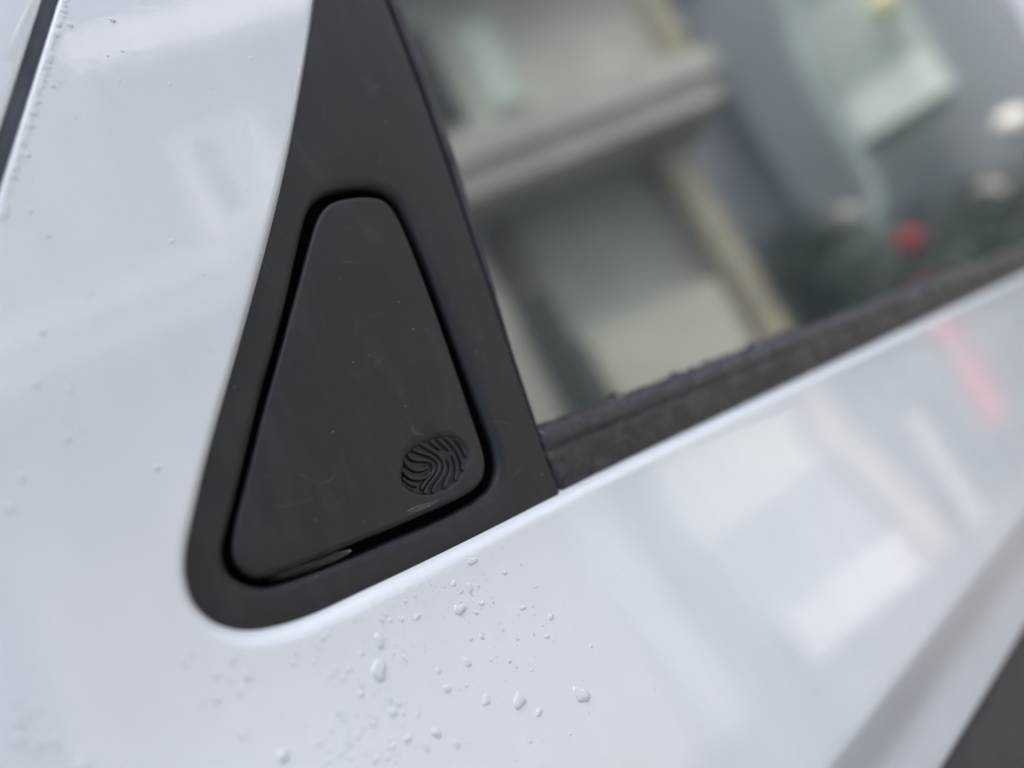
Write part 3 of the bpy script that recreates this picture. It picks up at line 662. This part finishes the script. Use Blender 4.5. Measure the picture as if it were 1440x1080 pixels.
def wall_between(name, a, b, z0, z1, th, mat, parent):
    a = Vector((*a, 0)); b = Vector((*b, 0)); e = (b-a).normalized(); g = Vector((e.y, -e.x, 0))
    return fbox(name, 0, (b-a).length, z0, z1, 0, th, mat, parent, a, e, g)
B1 = empty('grey_building', (20, -9, 0), label='tall blue grey building right of the mirrored house', category='building')
wall_between('wall', (14.5, -14.0), (21.2, -5.7), 0, 13, 6, greyb, B1)
wall_between('roof', (14.3, -14.2), (21.4, -5.4), 13.01, 13.3, 6.4, shut, B1)
for k in range(4):
    for j in range(3):
        a = Vector((14.5, -14.0)); b = Vector((21.2, -5.7)); d = (b-a).normalized(); n = Vector((-d.y, d.x))
        p0 = a + d*(1.0 + k*2.5) + n*0.02; p1 = p0 + d*1.2
        wall_between('window', tuple(p0), tuple(p1), 2.0 + j*3.4, 3.5 + j*3.4, 0.015, simple('dull_pane', (0.22, 0.25, 0.28), 0.2), B1)
B2 = empty('apartment_building', (19, -2.5, 0), label='light grey apartment block with a pale mint balcony, mirrored at upper right', category='building')
wall_between('wall', (18.2, -7.2), (19.6, 3.0), 0, 11, 6, lightb, B2)
wall_between('roof', (18.0, -7.4), (19.8, 3.2), 11.01, 11.3, 6.4, shut, B2)
BL = wall_between('balcony', (15.93, -4.65), (16.55, -3.05), 4.85, 5.75, 1.8, mint, B2)
for k in range(12):
    a = Vector((15.91, -4.62)); b = Vector((16.53, -3.07)); p = a.lerp(b, k/11)
    wall_between('baluster', tuple(p), tuple(p + (b-a).normalized()*0.06), 5.76, 7.6, 0.05, mint, BL)
wall_between('balcony_back', (16.4, -4.9), (17.0, -3.0), 5.76, 8.2, 0.2, simple('mint_render', (0.28, 0.35, 0.34), 0.8, 0.1, 1.0), B2)
wall_between('far_wall', (24.0, 2.0), (17.0, 9.5), 0, 6, 4, lightb, B2)

def tube(name, pts, r, mat, parent=None, seg=10, **props):
    pts = [Vector(p) for p in pts]; rows = []
    for i, p in enumerate(pts):
        t = (pts[min(i+1, len(pts)-1)] - pts[max(i-1, 0)]).normalized(); a = t.cross(Vector((0.3, 0.9, 0.1))).normalized(); b = t.cross(a)
        rows.append([p + (a*math.cos(w) + b*math.sin(w))*r for w in np.linspace(0, 2*math.pi, seg, endpoint=False)])
    v_, f_ = loft(rows); return new_obj(name, v_, f_, mat, parent, **props)
def curve3(pts, sub=6):
    pts = np.array(pts, float); t = np.arange(len(pts)); tt = np.linspace(0, len(pts)-1, (len(pts)-1)*sub+1)
    return [tuple(pchip(np.array([x]), t, pts[:, k])[0] for k in range(3)) for x in tt]
tube('drain_pipe', curve3([(14.1, -3.8, 8.2), (13.99, -3.85, 7.12), (13.87, -4.14, 6.33), (13.85, -4.23, 5.23), (13.86, -4.23, 4.23), (13.84, -4.28, 3.57), (13.74, -4.5, 3.0), (13.7, -4.6, 0.0)]), 0.10, simple('pale_blue_pipe', (0.45, 0.58, 0.58), 0.5), label='pale curved drain pipe in front of the mint balcony in the reflection', category='drain pipe')
def ball_mesh(c, r, flat=1.0):
    rows = [[Vector((c[0] + r*math.cos(th)*math.cos(w), c[1] + r*math.cos(th)*math.sin(w), c[2] + r*flat*math.sin(th))) for w in np.linspace(0, 2*math.pi, 16, endpoint=False)] for th in np.linspace(-1.56, 1.56, 11)]
    return loft(rows)
def ball(name, c, r, mat, label, cat, group=None, post=None, part='globe'):
    L = empty(name, (c[0], c[1], 0), label=label, category=cat)
    if group: L['group'] = group
    v_, f_ = ball_mesh(c, r); new_obj(part, v_, f_, mat, L)
    tube('post', post or [(c[0], c[1], 0), (c[0], c[1], c[2] - r*0.98)], 0.03, darkp, L); return L
for c, r in (((11.55, -4.44, 2.42), 0.22), ((11.75, -4.15, 2.20), 0.16), ((14.32, -3.36, 2.49), 0.24), ((14.49, -3.05, 2.63), 0.24), ((16.83, -2.72, 3.71), 0.28)):
    ball('glint_ball', c, r, glob, 'white lamp on a thin dark post, a pale disc in the reflection', 'ball', 'glint balls by the hedge')  # white balls added to give the bright glints in the mirrored hedge
ball('bush_post', (12.63, -4.5, 3.2), 0.30, pale, 'pale round finial on a post beside the drain pipe', 'post', part='bush')  # pale bush, modelled as a round ball on a post
v_, f_ = ball_mesh((16.2, -3.2, 6.75), 0.22); new_obj('balcony_lamp', v_, f_, yel, B2)
RS = empty('red_sign', (8.9, -3.05, 0), label='red sign on a leaning red post, mirrored low in the window', category='sign')
v_, f_ = ball_mesh((9.07, -2.71, 2.08), 0.15); new_obj('sign_head', v_, f_, redm, RS)
tube('post', [(8.75, -3.38, 0.0), (8.9, -3.05, 0.9), (9.05, -2.71, 1.92)], 0.025, darkp, RS)
tube('red_sleeve', [(8.90, -3.05, 0.85), (8.96, -2.92, 1.25), (9.015, -2.79, 1.65)], 0.12, simple('bright_red', (0.55, 0.03, 0.05), 0.5), RS)
tube('bollard', [(8.55, -3.72, 0.0), (8.56, -3.68, 0.82), (8.62, -3.56, 1.5)], 0.06, glob, None, label='thin white post beside the tan house pillar, a pale streak in the paint', category='post')
# hedge: leaf clumps
def hedge(name, a, b, z1, w, n, seed, label):
    r_ = random.Random(seed); V = []; F = []
    for _ in range(n):
        t = r_.random(); c = Vector((a[0] + (b[0]-a[0])*t + r_.gauss(0, w), a[1] + (b[1]-a[1])*t + r_.gauss(0, w), z1*(1 - r_.random()**1.6)*(0.8 + 0.3*math.sin(t*17 + seed))))
        u = Vector((r_.gauss(0, 1), r_.gauss(0, 1), r_.gauss(0, 1))).normalized(); v = u.cross(Vector((r_.gauss(0, 1), r_.gauss(0, 1), r_.gauss(0, 1)))).normalized()
        k = r_.uniform(0.06, 0.14); b0 = len(V); V += [c - u*k, c + v*k*0.5, c + u*k, c - v*k*0.5]; F.append((b0, b0+1, b0+2, b0+3))
    return new_obj(name, V, F, leafm, None, smooth=False, label=label, category='hedge')
hedge('hedge', (10.0, -4.3), (12.3, -4.9), 2.9, 0.35, 9000, 1, 'dark green hedge right of the tan house pillar in the reflection')
hedge('hedge', (11.9, -3.9), (17.5, -2.2), 2.7, 0.4, 9000, 2, 'dark green hedge behind the red sign in the reflection')
